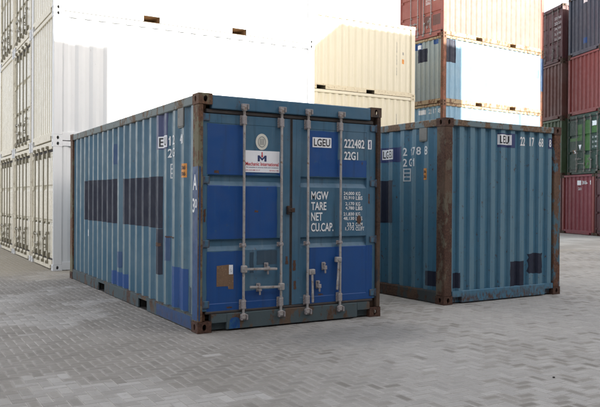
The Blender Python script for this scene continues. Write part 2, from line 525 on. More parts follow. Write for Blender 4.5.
def door_place(s, z, lift):
    d = interp(DOOR_Z, z)
    for x0, x1, p0, p1 in DOORS:
        if x0 - 0.01 <= s <= x1 + 0.01:
            inside = p0 + 0.003 <= s <= p1 - 0.003
            return (s, DOOR_Y + (d if inside else 0.0) - lift, z)
    return (s, DOOR_Y - lift, z)
DOOR_SURF = Surf(door_place, sb=[q for dd in DOORS for q in (dd[2], dd[2] + 0.006, dd[3] - 0.006, dd[3])], zb=[z for z, d in DOOR_Z])
RODS = (0.545, 1.020, 1.375, 1.832)
def rod_mesh():
    b = MB()
    b.tube((0, 0, 0.135), (0, 0, 2.470), 0.0148, 12)
    for z in (0.150, 2.455):                       # cam ends
        b.box(-0.024, 0.024, -0.022, 0.020, z - 0.030, z + 0.030, 0.005)
        b.box(-0.036, 0.010, -0.014, 0.016, z - 0.016, z + 0.016, 0.004)
    return b.build('locking_rod')
def bracket_mesh(h):
    b = MB()
    b.box(-0.039, 0.039, 0.0, 0.016, -h / 2, h / 2, 0.004)
    b.box(-0.026, 0.026, -0.040, 0.004, -h / 2 + 0.008, h / 2 - 0.008, 0.008)
    for sx in (-1, 1):
        for sz in (-1, 1):
            if h > 0.06:
                b.tube((sx * 0.035, 0.0, sz * (h / 2 - 0.018)), (sx * 0.035, -0.008, sz * (h / 2 - 0.018)), 0.009, 6)
    return b.build('rod_bracket')
def keeper_mesh():
    b = MB()
    b.box(-0.042, 0.042, 0.0, 0.014, -0.034, 0.034, 0.004)
    b.box(-0.042, -0.026, -0.030, 0.002, -0.030, 0.030, 0.004)
    b.box(0.026, 0.042, -0.030, 0.002, -0.030, 0.030, 0.004)
    return b.build('cam_keeper')
def handle_mesh(length):
    """lever lying along +x from the rod hub"""
    b = MB()
    b.box(-0.032, 0.032, -0.030, 0.022, -0.040, 0.040, 0.008)
    b.box(0.020, length, -0.026, -0.012, -0.013, 0.013, 0.004)
    b.box(length - 0.10, length + 0.02, -0.030, -0.010, -0.016, 0.010, 0.005)
    b.tube((0, -0.036, 0.0), (0, -0.026, 0.0), 0.016, 8)
    return b.build('handle')
def catch_mesh():
    b = MB()
    b.box(-0.026, 0.026, 0.0, 0.012, -0.045, 0.050, 0.004)
    b.box(-0.022, 0.022, -0.048, 0.004, -0.034, -0.020, 0.004)
    b.box(-0.018, 0.018, -0.052, -0.040, -0.036, 0.012, 0.004)
    b.tube((0, 0.0, 0.034), (0, -0.030, 0.034), 0.013, 8)
    b.box(-0.010, 0.010, -0.044, -0.030, -0.080, -0.034, 0.003)
    return b.build('handle_catch')
def hinge_mesh():
    b = MB()
    b.box(0.010, 0.105, -0.010, 0.004, -0.040, 0.040, 0.005)
    b.tube((0.012, -0.008, -0.048), (0.012, -0.008, 0.048), 0.015, 8)
    b.box(-0.022, 0.012, -0.012, 0.020, -0.030, 0.030, 0.004)
    return b.build('hinge')

def rail_segments(b, x0, x1, y0, y1, z0, z1, pockets, zp):
    """bottom side rail along y with fork pockets cut in from below up to zp"""
    cur = y0
    for p0, p1 in pockets:
        b.box(x0, x1, cur, p0, z0, z1, 0.004)
        b.box(x0, x1, p0, p1, zp, z1, 0.0)
        cur = p1
    b.box(x0, x1, cur, y1, z0, z1, 0.004)
def pocket_mesh(x0, x1, p0, p1, z0, z1):
    b = MB()
    t = 0.006
    vs = [(x, y, z) for x in (x0, x1) for y in (p0, p1) for z in (z0, z1)]
    b.add(vs, [(0, 4, 6, 2), (1, 3, 7, 5), (0, 1, 5, 4), (2, 6, 7, 3)])
    return b.build('fork_pocket')
def frames(pk):
    """shared meshes of the frame"""
    d = {}
    b = MB(); b.box(-0.001 + 0.004, 0.150, 0.004, 0.168, CZ - 0.002, H - CZ + 0.002, 0.006); d['post'] = b.build('corner_post')
    return d

def make_container(name, label, cat, loc, rz, near='end', far='end', mats=None, length=L, pockets=True, group=None,
                   side=dict(), endp=dict(), rods=RODS, detail=2, pocket_c=None, far_pocket=True, handles=True):
    """one shipping container with its parts; returns (root, dict of parts)"""
    mt = dict(side='teal', end='teal', door='teal', post='rust1', cast='rustheavy', toprail='rail1', botrail='brail',
              header='teal', sill='brail', roof='greypaint', rod='zinc', fit='zincdark', hinge='teal', pocket='under')
    mt.update(mats or {})
    mm = {k: M[v] for k, v in mt.items()}
    root = bpy.data.objects.new(name, None)
    C.objects.link(root)
    root.empty_display_size = 0.5
    root.location = loc
    root.rotation_euler = (0, 0, rz)
    tag(root, label, cat, group)
    P = {}
    sk = (length, tuple(sorted(side.items())), tuple(sorted(endp.items())))
    sp = side_prof(length, **side)
    ep = end_prof(**endp)
    cm = cached('cast', casting_mesh)
    for x in (CX / 2, W - CX / 2):
        for y in (CY / 2, length - CY / 2):
            for z in (CZ / 2, H - CZ / 2):
                c = link('corner_casting', cm, mm['cast'], root, (x, y, z))
                P[('cast', x > 1, y > 1, z > 1)] = c
    # posts: at a door end the post face is narrow, at a closed end it is broad
    def post_mesh(kind, right, fary):
        def fn():
            b = MB()
            wx = 0.058 if kind == 'door' else 0.150
            x0, x1 = (0.004, wx) if not right else (W - wx, W - 0.004)
            y0, y1 = (0.004, 0.170) if not fary else (length - 0.170, length - 0.004)
            b.box(x0, x1, y0, y1, CZ - 0.001, H - CZ + 0.001, 0.007)
            if kind == 'door':
                x0, x1 = (wx - 0.006, 0.115) if not right else (W - 0.115, W - wx + 0.006)
                ya, yb = (0.075, 0.168) if not fary else (length - 0.168, length - 0.075)
                b.box(x0, x1, ya, yb, CZ, H - CZ)
            return b.build('corner_post')
        return cached(('post', kind, right, fary, length), fn)
    for right in (False, True):
        P[('post', right, False)] = link('corner_post', post_mesh(near, right, False), mm['post'], root)
        P[('post', right, True)] = link('corner_post', post_mesh(far, right, True), mm['post'], root)
    pc = pocket_c or (length / 2 - 1.025, length / 2 + 1.025)
    pk = [(c - 0.178, c + 0.178) for c in pc] if pockets else []
    for right in (False, True):
        def tr():
            b = MB()
            x0, x1 = (0.010, 0.070) if not right else (W - 0.070, W - 0.010)
            b.box(x0, x1, CY - 0.002, length - CY + 0.002, 2.482, H - 0.007, 0.008)
            return b.build('top_side_rail')
        P[('toprail', right)] = link('top_side_rail', cached(('tr', right, length), tr), mm['toprail'], root)
        def br():
            b = MB()
            x0, x1 = (0.008, 0.050) if not right else (W - 0.050, W - 0.008)
            rail_segments(b, x0, x1, 0.172, length - 0.172, 0.008, 0.165, pk, 0.132)
            # upper lip that carries the panel
            x0, x1 = (0.014, 0.085) if not right else (W - 0.085, W - 0.014)
            b.box(x0, x1, 0.172, length - 0.172, 0.1665, 0.176)
            return b.build('bottom_side_rail')
        P[('botrail', right)] = link('bottom_side_rail', cached(('br', right, length, tuple(pk)), br), mm['botrail'], root)
        def spn():
            if not right:
                return strip_mesh('side_panel', sp, ZP0, ZP1, lambda s, d, z: (SX + d, s, z))
            return strip_mesh('side_panel', sp, ZP0, ZP1, lambda s, d, z: (W - SX - d, s, z))
        P[('side', right)] = link('side_panel', cached(('sp', right) + sk, spn), mm['side'], root)
    for p0, p1 in pk:
        link('fork_pocket', cached(('fp', p0, p1), lambda: pocket_mesh(0.03, W - 0.03, p0, p1, 0.010, 0.131)), mm['pocket'], root)
    # roof and underframe
    def roof():
        pr = corr_breaks(0.10, length - 0.10, 0.209, 0.3, 0.09, 0.02, 0.02)
        vs, fs = [], []
        for s, d in pr:
            vs += [(0.04, s, H - 0.022 - d), (W - 0.04, s, H - 0.022 - d)]
        for i in range(len(pr) - 1):
            fs.append((2 * i, 2 * i + 1, 2 * i + 3, 2 * i + 2))
        return mesh('roof_panel', vs, fs)
    link('roof_panel', cached(('roof', length), roof), mm['roof'], root)
    def floor():
        b = MB()
        b.box(0.09, W - 0.09, 0.1, length - 0.1, 0.134, 0.160)
        y = 0.35
        while y < length - 0.3:
            if not any(p0 - 0.06 < y < p1 + 0.06 for p0, p1 in pk):
                b.box(0.07, W - 0.07, y, y + 0.045, 0.03, 0.133)
            y += 0.30
        return b.build('underframe')
    link('underframe', cached(('floor', length, tuple(pk)), floor), M['under'], root)
    # the two ends
    for isfar in (False, True):
        kind = far if isfar else near
        def Y(y): return (length - y) if isfar else y
        def ybox(b, x0, x1, y0, y1, z0, z1, c=0.0):
            a, q = sorted((Y(y0), Y(y1)))
            b.box(x0, x1, a, q, z0, z1, c)
        def header():
            b = MB()
            zlo = 2.430 if kind == 'door' else 2.490
            ybox(b, CX - 0.002, W - CX + 0.002, 0.006, 0.090, zlo, H - 0.012, 0.008)
            return b.build('top_end_rail')
        P[('header', isfar)] = link('top_end_rail', cached(('hd', isfar, kind, length), header), mm['header'], root)
        def sill():
            b = MB()
            zt = 0.192 if kind == 'door' else 0.180
            ybox(b, 0.345, W - 0.345, 0.006, 0.085, 0.016, zt, 0.006)
            for s0, s1 in ((CX, 0.345), (W - 0.345, W - CX)):
                ybox(b, s0, s1, 0.0065, 0.085, 0.100, zt, 0.0)
                ybox(b, s0, s1, 0.07, 0.085, 0.016, 0.0995)
            return b.build('bottom_end_rail')
        P[('sill', isfar)] = link('bottom_end_rail', cached(('sl', isfar, kind, length), sill), mm['sill'], root)
        if kind == 'end':
            me = cached(('ep', isfar) + sk, lambda: strip_mesh('end_panel', ep, 0.170, 2.50, lambda s, d, z: (s, Y(EY + d), z)))
            P[('end', isfar)] = link('end_panel', me, mm['end'], root)
        else:
            # gasket frame behind the leaves closes the gaps
            def gask():
                b = MB()
                ybox(b, 0.055, W - 0.055, 0.092, 0.105, 0.19, 2.44)
                ybox(b, 0.10, W - 0.10, 0.034, 0.091, 2.384, 2.428, 0.008)
                ybox(b, 0.10, W - 0.10, 0.030, 0.091, 0.194, 0.222, 0.006)
                ybox(b, 1.1515, 1.166, 0.036, 0.091, 0.224, 2.382, 0.004)
                ybox(b, 1.171, 1.1845, 0.033, 0.091, 0.224, 2.382, 0.004)
                return b.build('door_gasket')
            link('door_gasket', cached(('gk', isfar, length), gask), M['gasket'], root)
            for k in (0, 1):
                if isfar:
                    dm = cached(('doorf', k), lambda: door_mesh(k))
                    d = link('door', dm, mm['door'], root, (W, length, 0)); d.rotation_euler = (0, 0, math.pi)
                else:
                    d = link('door', cached(('door', k), lambda: door_mesh(k)), mm['door'], root)
                P[('door', k, isfar)] = d
                if detail < 2 or isfar:
                    continue
                hx, sg = (0.012, 1) if k == 0 else (W - 0.012, -1)
                for z in (2.335, 1.655, 0.960, 0.300):
                    h = link('hinge', cached('hinge', hinge_mesh), mm['hinge'], d, (hx + sg * 0.03, DOOR_Y - 0.006, z))
                    if sg < 0: h.rotation_euler = (0, math.pi, 0)
                for q in (0, 1):
                    x = rods[2 * k + q]
                    yr = DOOR_Y - 0.040
                    r = link('locking_rod', cached('rod', rod_mesh), mm['rod'], d, (x, yr, 0))
                    link('rod_bracket', cached('brk1', lambda: bracket_mesh(0.115)), mm['fit'], d, (x, DOOR_Y - 0.017, 2.325))
                    link('rod_bracket', cached('brk2', lambda: bracket_mesh(0.050)), mm['fit'], d, (x, DOOR_Y - 0.017, 0.935))
                    link('rod_bracket', cached('brk1', lambda: bracket_mesh(0.115)), mm['fit'], d, (x, DOOR_Y - 0.017, 0.275))
                    link('cam_keeper', cached('keep', keeper_mesh), mm['fit'], d, (x, -0.010, 2.472))
                    link('cam_keeper', cached('keep', keeper_mesh), mm['fit'], d, (x, -0.010, 0.138))
                if handles and k == 0:
                    a = link('handle', cached('h1', lambda: handle_mesh(0.39)), mm['rod'], d, (rods[0], DOOR_Y - 0.045, 0.672))
                    a.rotation_euler = (0, R(1.5), 0)
                    a = link('handle', cached('h1', lambda: handle_mesh(0.39)), mm['rod'], d, (rods[1], DOOR_Y - 0.045, 0.452))
                    a.rotation_euler = (0, R(180 + 2), 0)
                    a.location.y = DOOR_Y - 0.045
                    link('handle_catch', cached('catch', catch_mesh), mm['fit'], d, (0.845, DOOR_Y - 0.012, 0.680))
                    link('handle_catch', cached('catch', catch_mesh), mm['fit'], d, (0.745, DOOR_Y - 0.012, 0.452))
                if handles and k == 1:
                    a = link('handle', cached('h2', lambda: handle_mesh(0.34)), mm['rod'], d, (rods[2] + 0.055, DOOR_Y - 0.035, 0.600))
                    a.rotation_euler = (0, R(88), 0)
                    a = link('handle', cached('h2', lambda: handle_mesh(0.34)), mm['rod'], d, (rods[3] - 0.030, DOOR_Y - 0.035, 0.730))
                    a.rotation_euler = (0, R(93), 0)
                    link('handle_catch', cached('catch', catch_mesh), mm['fit'], d, (1.615, DOOR_Y - 0.012, 0.655))
                    link('handle_catch', cached('catch', catch_mesh), mm['fit'], d, (1.535, DOOR_Y - 0.012, 0.440))
    P['sp'], P['ep'] = sp, ep
    # painted surfaces
    def left_place(s, z, lift):
        if s < 0.168: return (0.004 - lift, s, z)
        return (SX + interp(sp, s) - lift, s, z)
    P['left'] = Surf(left_place, sb=[s for s, d in sp] + [0.168], prof=sp)
    P['right'] = Surf(lambda s, z, lift: (W - SX - interp(sp, s) + lift, s, z), sb=[s for s, d in sp])
    P['front'] = Surf(lambda s, z, lift: (s, EY + interp(ep, s) - lift, z), sb=[s for s, d in ep])
    return root, P

def vent(parent, y0, y1, z0, z1, mat):
    b = MB()
    b.box(0.012, 0.060, y0, y1, z0, z1, 0.006)
    b.box(0.016, 0.058, y0 + 0.01, y1 - 0.01, z0 - 0.012, z0 + 0.002, 0.002)
    return link('vent', b.build('vent'), mat, parent)

# ------------------------------------------------------------------ ground: one sheet, and the concrete block paving on it
me = mesh('ground', [(-600, -600, -0.0038), (600, -600, -0.0038), (600, 600, -0.0038), (-600, 600, -0.0038)], [(0, 1, 2, 3)])
gm, nt, b = new_mat('jointing_sand')
tc = node(nt, 'ShaderNodeTexCoord').outputs['Object']
c = mixc(nt, ramp(nt, noise(nt, tc, 0.7, 5, 0.6), 0.35, 0.65), (0.27, 0.26, 0.24), (0.42, 0.41, 0.39))
c = mixc(nt, ramp(nt, noise(nt, tc, 90, 3, 0.6), 0.3, 0.7, 0, 0.5), c, (0.15, 0.14, 0.13))
nt.links.new(c, b.inputs['Base Color'])
b.inputs['Roughness'].default_value = 0.95
ground = tag(link('ground', me, gm), kind='structure')

def paver_material(name, from_object):
    mt, nt, b = new_mat(name)
    geo = node(nt, 'ShaderNodeNewGeometry').outputs['Position']
    if from_object:
        nd = node(nt, 'ShaderNodeObjectInfo')
    else:
        nd = node(nt, 'ShaderNodeAttribute', attribute_name='tint')
    tint, rf = nd.outputs['Color'], nd.outputs['Alpha']
    edge = node(nt, 'ShaderNodeAttribute', attribute_name='rim').outputs['Fac']
    smear = noise(nt, geo, 1.1, 5, 0.62)
    mid = noise(nt, geo, 9, 5, 0.7)
    grit = noise(nt, geo, 160, 3, 0.7)
    dust = math_(nt, 'MULTIPLY', ramp(nt, math_(nt, 'ADD', smear, math_(nt, 'MULTIPLY', mid, 0.25)), 0.56, 0.80), 0.45)
    rim = math_(nt, 'MULTIPLY', math_(nt, 'MULTIPLY', edge, rf), ramp(nt, math_(nt, 'ADD', smear, math_(nt, 'MULTIPLY', mid, 0.7)), 0.50, 0.90, 0.30, 1.0))
    c = mixc(nt, math_(nt, 'MAXIMUM', dust, rim), tint, (0.335, 0.328, 0.318))
    # darker blue-grey oval in front of the doors, grimy film elsewhere
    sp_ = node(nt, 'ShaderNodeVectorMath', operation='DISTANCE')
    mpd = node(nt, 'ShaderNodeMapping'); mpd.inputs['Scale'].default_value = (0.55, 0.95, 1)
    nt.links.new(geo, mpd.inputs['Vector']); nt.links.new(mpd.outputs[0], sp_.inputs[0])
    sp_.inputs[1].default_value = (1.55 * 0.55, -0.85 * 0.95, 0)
    dark_oval = ramp(nt, math_(nt, 'ADD', sp_.outputs['Value'], math_(nt, 'MULTIPLY', mid, 0.9)), 1.15, 0.65, 0, 0.55)
    c = mixc(nt, dark_oval, c, (0.135, 0.140, 0.145))
    film = ramp(nt, noise(nt, geo, 0.45, 5, 0.65, off=(9, 4, 0)), 0.52, 0.72, 0, 0.30)
    c = mixc(nt, film, c, (0.14, 0.132, 0.12))
    # yellow sand blown against the white containers
    sx = node(nt, 'ShaderNodeSeparateXYZ'); nt.links.new(geo, sx.inputs[0])
    far = ramp(nt, math_(nt, 'ADD', sx.outputs[1], math_(nt, 'MULTIPLY', smear, 3.0)), 7.0, 9.5, 0, 0.8)
    c = mixc(nt, far, c, (0.30, 0.27, 0.21))
    c = mixc(nt, ramp(nt, mid, 0.5, 0.75, 0, 0.35), c, (0.13, 0.12, 0.11))
    c = mixc(nt, ramp(nt, grit, 0.35, 0.65, 0, 0.22), c, (0.10, 0.095, 0.09))
    nt.links.new(c, b.inputs['Base Color'])
    b.inputs['Roughness'].default_value = 0.85
    b.inputs['Specular IOR Level'].default_value = 0.3
    bp = node(nt, 'ShaderNodeBump')
    bp.inputs['Strength'].default_value = 0.5
    bp.inputs['Distance'].default_value = 0.003
    nt.links.new(math_(nt, 'ADD', grit, math_(nt, 'MULTIPLY', mid, 2.0)), bp.inputs['Height'])
    nt.links.new(bp.outputs[0], b.inputs['Normal'])
    return mt
U = 0.088
NOISE = rng.random((64, 64))
def vnoise(x, y):
    xi, yi = np.floor(x).astype(int), np.floor(y).astype(int)
    fx, fy = x - xi, y - yi
    fx, fy = fx * fx * (3 - 2 * fx), fy * fy * (3 - 2 * fy)
    g = lambda a, b_: NOISE[a % 64, b_ % 64]
    return (g(xi, yi) * (1 - fx) + g(xi + 1, yi) * fx) * (1 - fy) + (g(xi, yi + 1) * (1 - fx) + g(xi + 1, yi + 1) * fx) * fy
# herringbone of 210 x 105 blocks laid square to the containers
ii, jj = np.meshgrid(np.arange(-75, 325), np.arange(-75, 205), indexing='ij')
ii, jj = ii.ravel(), jj.ravel()
k4 = (ii - jj) % 4
hz = k4 == 0
vt = k4 == 3
cx = np.concatenate([(ii[hz] + 1.0) * U, (ii[vt] + 0.5) * U])
cy = np.concatenate([(jj[hz] + 0.5) * U, (jj[vt] + 1.0) * U])
isv = np.concatenate([np.zeros(hz.sum(), bool), np.ones(vt.sum(), bool)])
rx, ry = cx - CAM.x, cy - CAM.y
dep = rx * fw.x + ry * fw.y
lat = rx * rt.x + ry * rt.y
keep = (dep > 3.6) & (dep < 21) & (np.abs(lat) < dep * 0.47 + 1.2)
keep &= ~((cx > 0.35) & (cx < 2.1) & (cy > 0.35) & (cy < 5.7))
keep &= ~((cx > 0.4) & (cy > 7.9) & (cx < 14) & (cy < 16))
cx, cy, isv, dep, lat = cx[keep], cy[keep], isv[keep], dep[keep], lat[keep]
N = len(cx)
pale = 0.6 * vnoise(cx * 0.55 + 3, cy * 0.55 + 9) + 0.4 * vnoise(cx * 1.7, cy * 1.7)
right = np.clip((lat + 0.6) / 2.2, 0, 1)            # the middle and right of the yard is dustier
rnd = rng.random(N)
tl = np.clip((pale + 0.10 * (rnd - 0.5) - 0.60) / 0.08, 0, 1) * (0.5 + 0.5 * rng.random(N))
tl = np.where(rng.random(N) < 0.006, 0.7, tl)
dk = vnoise(cx * 0.8 + 21, cy * 0.8 + 5)             # clusters of bare dark blocks in the dusty part
tr_ = np.where(rng.random(N) < np.clip((dk - 0.26) * 1.5, 0.06, 0.55), 0.02 + 0.25 * rnd, 0.76 + 0.2 * rnd)
t = tl * (1 - right) + tr_ * right
DARK = np.array((0.178, 0.169, 0.156)); PALE = np.array((0.322, 0.318, 0.313))
rimf = np.clip(0.30 + 0.35 * rng.random(N) + 0.6 * right, 0, 1)
tint = DARK[None] * (1 - t[:, None]) + PALE[None] * t[:, None]
tint *= (0.88 + 0.24 * rng.random(N))[:, None]
HX, HY = U - 0.0025, U / 2 - 0.0025                  # half sizes of a lengthwise block
def ring(hx, hy, z):
    return [(-hx, -hy, z), (hx, -hy, z), (hx, hy, z), (-hx, hy, z)]
pv = np.array(ring(HX, HY, -0.012) + ring(HX, HY, -0.0035) + ring(HX - 0.0035, HY - 0.0035, 0.0) + ring(HX - 0.022, HY - 0.020, 0.0003))
pf = []
for a in (0, 4, 8):
    for q in range(4):
        pf.append((a + q, a + (q + 1) % 4, a + 4 + (q + 1) % 4, a + 4 + q))
pf.append((12, 13, 14, 15))
rimv = [1.0] * 12 + [0.0] * 4
def rim_attr(me, vals):
    at = me.attributes.new('rim', 'FLOAT', 'POINT')
    at.data.foreach_set('value', vals)
protos = []
for v_ in (False, True):
    vs = pv if not v_ else np.stack([-pv[:, 1], pv[:, 0], pv[:, 2]], 1)
    p_ = mesh('paver', vs, pf)
    rim_attr(p_, rimv)
    protos.append(p_)
# 300 blocks that show largest: the nearest in view
inview = (dep > 4.62) & (np.abs(lat) < dep * 0.428)
order = np.argsort(np.where(inview, dep, 1e9))
near = order[:300]
tilt = (rng.random((N, 2)) - 0.5) * 0.014
dz = -0.0018 * rng.random(N)
yawr = (rng.random(N) - 0.5) * 0.012
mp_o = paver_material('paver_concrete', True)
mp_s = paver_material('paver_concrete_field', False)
for i in near:
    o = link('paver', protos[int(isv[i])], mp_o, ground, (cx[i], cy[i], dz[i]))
    o.rotation_euler = (tilt[i, 0], tilt[i, 1], yawr[i])
    o.color = (*tint[i], rimf[i])
rest = np.setdiff1d(np.arange(N), near)
n = len(rest)
base = np.where(isv[rest][:, None, None], np.stack([-pv[:, 1], pv[:, 0], pv[:, 2]], 1)[None], pv[None])
ca, sa = np.cos(yawr[rest])[:, None], np.sin(yawr[rest])[:, None]
bx = base[:, :, 0] * ca - base[:, :, 1] * sa
by = base[:, :, 0] * sa + base[:, :, 1] * ca
bz = base[:, :, 2] + bx * tilt[rest, 0][:, None] + by * tilt[rest, 1][:, None] + dz[rest][:, None]
V = np.stack([bx + cx[rest][:, None], by + cy[rest][:, None], bz], 2).reshape(-1, 3)
F = (np.array(pf)[None] + (np.arange(n) * 16)[:, None, None]).reshape(-1, 4)
me = bpy.data.meshes.new('paver_field')
me.vertices.add(len(V)); me.vertices.foreach_set('co', V.ravel().astype(np.float32))
me.loops.add(F.size); me.loops.foreach_set('vertex_index', F.ravel().astype(np.int32))
me.polygons.add(len(F)); me.polygons.foreach_set('loop_start', (np.arange(len(F)) * 4).astype(np.int32))
me.update(calc_edges=True)
rim_attr(me, np.tile(np.array(rimv, np.float32), n))
at = me.attributes.new('tint', 'FLOAT_COLOR', 'POINT')
tc4 = np.concatenate([tint[rest], rimf[rest][:, None]], 1).astype(np.float32)
at.data.foreach_set('color', np.repeat(tc4, 16, axis=0).ravel())
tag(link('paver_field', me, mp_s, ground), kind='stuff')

# ------------------------------------------------------------------ the two blue containers in front
A, P = make_container('shipping_container', 'dark blue container with closed doors, repainted blue patches and vertical locking rods', 'container',
                      (0, 0, 0), 0, near='door', far='end', pocket_c=(1.90, 3.93),
                      mats=dict(door='teal_door', header='teal_door', hinge='teal_door'))
for (k, r_, f_, t_), v_ in [(q, P[q]) for q in P if isinstance(q, tuple) and q[0] == 'cast']:
    if t_: v_.material_slots[0].material = M['rustpost'] if not r_ else M['rustdark']
P[('post', False, False)].material_slots[0].material = M['rustpost']
P[('post', True, False)].material_slots[0].material = M['rustdark']
P[('post', False, True)].material_slots[0].material = M['rustpost']
LS = P['left']
vent(A, 0.485, 0.665, 2.27, 2.486, M['ventgrey'])
# dark and blue repaint patches on the long side
for y0, y1, z0, z1, mk, lf in [(3.234, 5.093, 1.085, 1.738, 'navy', 0.002), (1.280, 2.937, 1.085, 1.725, 'navy', 0.002),
                               (1.275, 1.500, 0.512, 1.078, 'navy', 0.002), (1.04, 1.526, 2.055, 2.495, 'purple', 0.002),
                               (2.67, 3.436, 0.180, 0.380, 'royal', 0.002), (0.42, 0.902, 0.180, 0.655, 'royal', 0.002),
                               (2.99, 3.20, 0.448, 0.68, 'midblue', 0.002), (0.245, 0.40, 0.180, 0.473, 'ghost', 0.002),
                               (1.00, 1.12, 0.70, 1.00, 'midblue', 0.002), (0.62, 0.78, 0.42, 0.60, 'royal', 0.0035), (3.18, 3.34, 1.95, 2.25, 'midblue', 0.002)]:
    rect('paint_patch', LS, y0, y1, z0, z1, M[mk], A, lf, 0.006)
rect('label_film', LS, 1.355, 1.050, 2.070, 2.212, M['plate'], A, 0.004)
text(LS, 'E', 1.335, 1.258, 2.088, 2.196, M['ink'], A, 0.006)
text(LS, 'U', 1.128, 1.066, 2.088, 2.196, M['ink'], A, 0.006)
text(LS, '1', 1.030, 0.995, 2.084, 2.196, M['letter'], A)
text(LS, '2', 0.844, 0.778, 2.084, 2.196, M['letter'], A)
text(LS, '4', 0.700, 0.640, 2.084, 2.196, M['letter'], A)
text(LS, '1', 0.555, 0.515, 2.080, 2.180, M['letter'], A)
text(LS, '2', 1.040, 0.970, 1.940, 2.046, M['letter'], A)
text(LS, 'G', 0.846, 0.778, 1.940, 2.046, M['letter'], A)
rect('label_film', LS, 0.870, 1.005, 1.690, 1.866, M['letterdim'], A)
for q in range(3):
    rect('label_print', LS, 0.892, 0.983, 1.706 + q * 0.054, 1.742 + q * 0.054, M['teal'], A, 0.004)
rect('label_film', LS, 0.448, 0.560, 1.690, 1.850, M['orange'], A)
for q in range(2):
    text(LS, '306', 0.548, 0.466, 1.712 + q * 0.070, 1.755 + q * 0.070, M['ink'], A, 0.005)
for y0, y1, z0, z1 in ((0.80, 1.08, 0.985, 1.000), (1.30, 1.42, 0.86, 0.905), (0.33, 0.352, 1.32, 1.47), (2.02, 2.06, 0.72, 0.80), (1.78, 1.80, 1.80, 1.86), (3.72, 3.74, 1.86, 1.93), (0.60, 0.66, 1.12, 1.15)):
    rect('rust_scar', LS, y0, y1, z0, z1, M['scar'], A, 0.0055, 0.006)
rect('scratch_mark', LS, 4.78, 4.86, 0.82, 0.93, M['letterdim'], A)
# blue repaint of the near post, with a handwritten mark
PS = Surf(lambda s, z, lift: (0.004 - lift, s, z))
PF = Surf(lambda s, z, lift: (s, 0.004 - lift, z))
rect('paint_patch', PS, 0.012, 0.162, 0.135, 1.80, M['royal_post'], A, 0.0015, 0.003)
rect('paint_patch', PF, 0.012, 0.030, 0.135, 1.80, M['royal_post'], A, 0.0015, 0.001)
text(PS, 'A', 0.150, 0.040, 1.545, 1.715, M['letter'], A, 0.003)
text(PS, '3', 0.158, 0.100, 1.300, 1.455, M['letter'], A, 0.003)
text(PS, '0', 0.092, 0.034, 1.350, 1.450, M['letter'], A, 0.003)
rect('paint_patch', Surf(lambda s, z, lift: (0.008 - lift, s, z)), 0.20, 1.35, 0.020, 0.158, M['royal_post'], A, 0.0015, 0.004)
# doors
DL, DR = P[('door', 0, False)], P[('door', 1, False)]
DS = DOOR_SURF
for s0, s1, z0, z1, mk, d in [(0.118, 0.560, 1.716, 2.268, 'royal', DL), (0.560, 1.030, 1.716, 1.760, 'royal', DL),
                              (0.118, 0.985, 1.010, 1.600, 'royal', DL), (0.118, 0.560, 0.215, 0.872, 'royal', DL),
                              (0.560, 1.040, 0.215, 0.425, 'royal', DL), (0.730, 0.985, 0.708, 0.868, 'ghost', DL),
                              (1.400, 1.818, 1.725, 2.262, 'royal', DR), (1.818, 2.240, 1.725, 1.930, 'royal', DR),
                              (1.425, 2.335, 0.225, 0.885, 'royal', DR), (0.640, 0.690, 0.62, 0.85, 'ghost', DL)]:
    rect('paint_patch', DS, s0, s1, z0, z1, M[mk], d, 0.002, 0.004)
decal('glue_patch', DS, [(0.236, 0.490), (0.375, 0.488), (0.378, 0.455), (0.442, 0.452), (0.440, 0.620), (0.400, 0.622), (0.396, 0.726), (0.238, 0.716)],
      [tuple(range(8))], M['brownplate'], DL, 0.004)
rect('label_film', DS, 0.384, 0.432, 0.618, 0.722, M['plate'], DL, 0.006)
text(DS, '6', 0.396, 0.420, 0.640, 0.700, M['letterdim'], DL, 0.008)
# seal and sign on the left leaf
def oval(cx_, cz_, rx_, rz_, n=28):
    return [(cx_ + rx_ * math.cos(2 * math.pi * i / n), cz_ + rz_ * math.sin(2 * math.pi * i / n)) for i in range(n)]
def oval_ring(cx_, cz_, ra, rb, n=28):
    vs = oval(cx_, cz_, *ra, n) + oval(cx_, cz_, *rb, n)
    return vs, [(i, (i + 1) % n, n + (i + 1) % n, n + i) for i in range(n)]
decal('seal', DS, oval(0.785, 2.098, 0.078, 0.092), [tuple(range(28))], M['seal'], DL, 0.004)
vs, fs = oval_ring(0.785, 2.098, (0.050, 0.062), (0.042, 0.053))
decal('seal_print', DS, vs, fs, M['greypaint'], DL, 0.006)
for xx in (-0.02, 0.0, 0.02):
    rect('seal_print', DS, 0.785 + xx - 0.005, 0.785 + xx + 0.005, 2.062, 2.134, M['greypaint'], DL, 0.006)
b_ = MB(); b_.box(0.572, 1.012, DOOR_Y - 0.004, DOOR_Y + 0.003, 1.752, 1.996, 0.001)
link('sign_plate', b_.build('sign_plate'), M['plate'], DL)
SG = Surf(lambda s, z, lift: (s, DOOR_Y - 0.004 - lift, z))
text(SG, 'M', 0.730, 0.842, 1.876, 1.944, M['inkblue'], DL, 0.0015)
decal('sign_arrow', SG, [(0.779, 1.940), (0.792, 1.940), (0.792, 1.982), (0.779, 1.982), (0.770, 1.942), (0.801, 1.942), (0.7855, 1.916)],
      [(0, 1, 2, 3), (4, 6, 5)], M['inkred'], DL, 0.003)
text(SG, 'Mechanic International', 0.578, 1.000, 1.826, 1.868, M['inkred'], DL, 0.0015)
text(SG, 'the specialist in security locks and containers', 0.585, 0.995, 1.800, 1.814, M['inkblue'], DL, 0.0015)
text(SG, '(31) 010 498 13 17', 0.580, 0.760, 1.766, 1.782, M['inkred'], DL, 0.0015)
text(SG, '0(31)4-21 456', 0.880, 1.000, 1.766, 1.782, M['inkred'], DL, 0.0015)
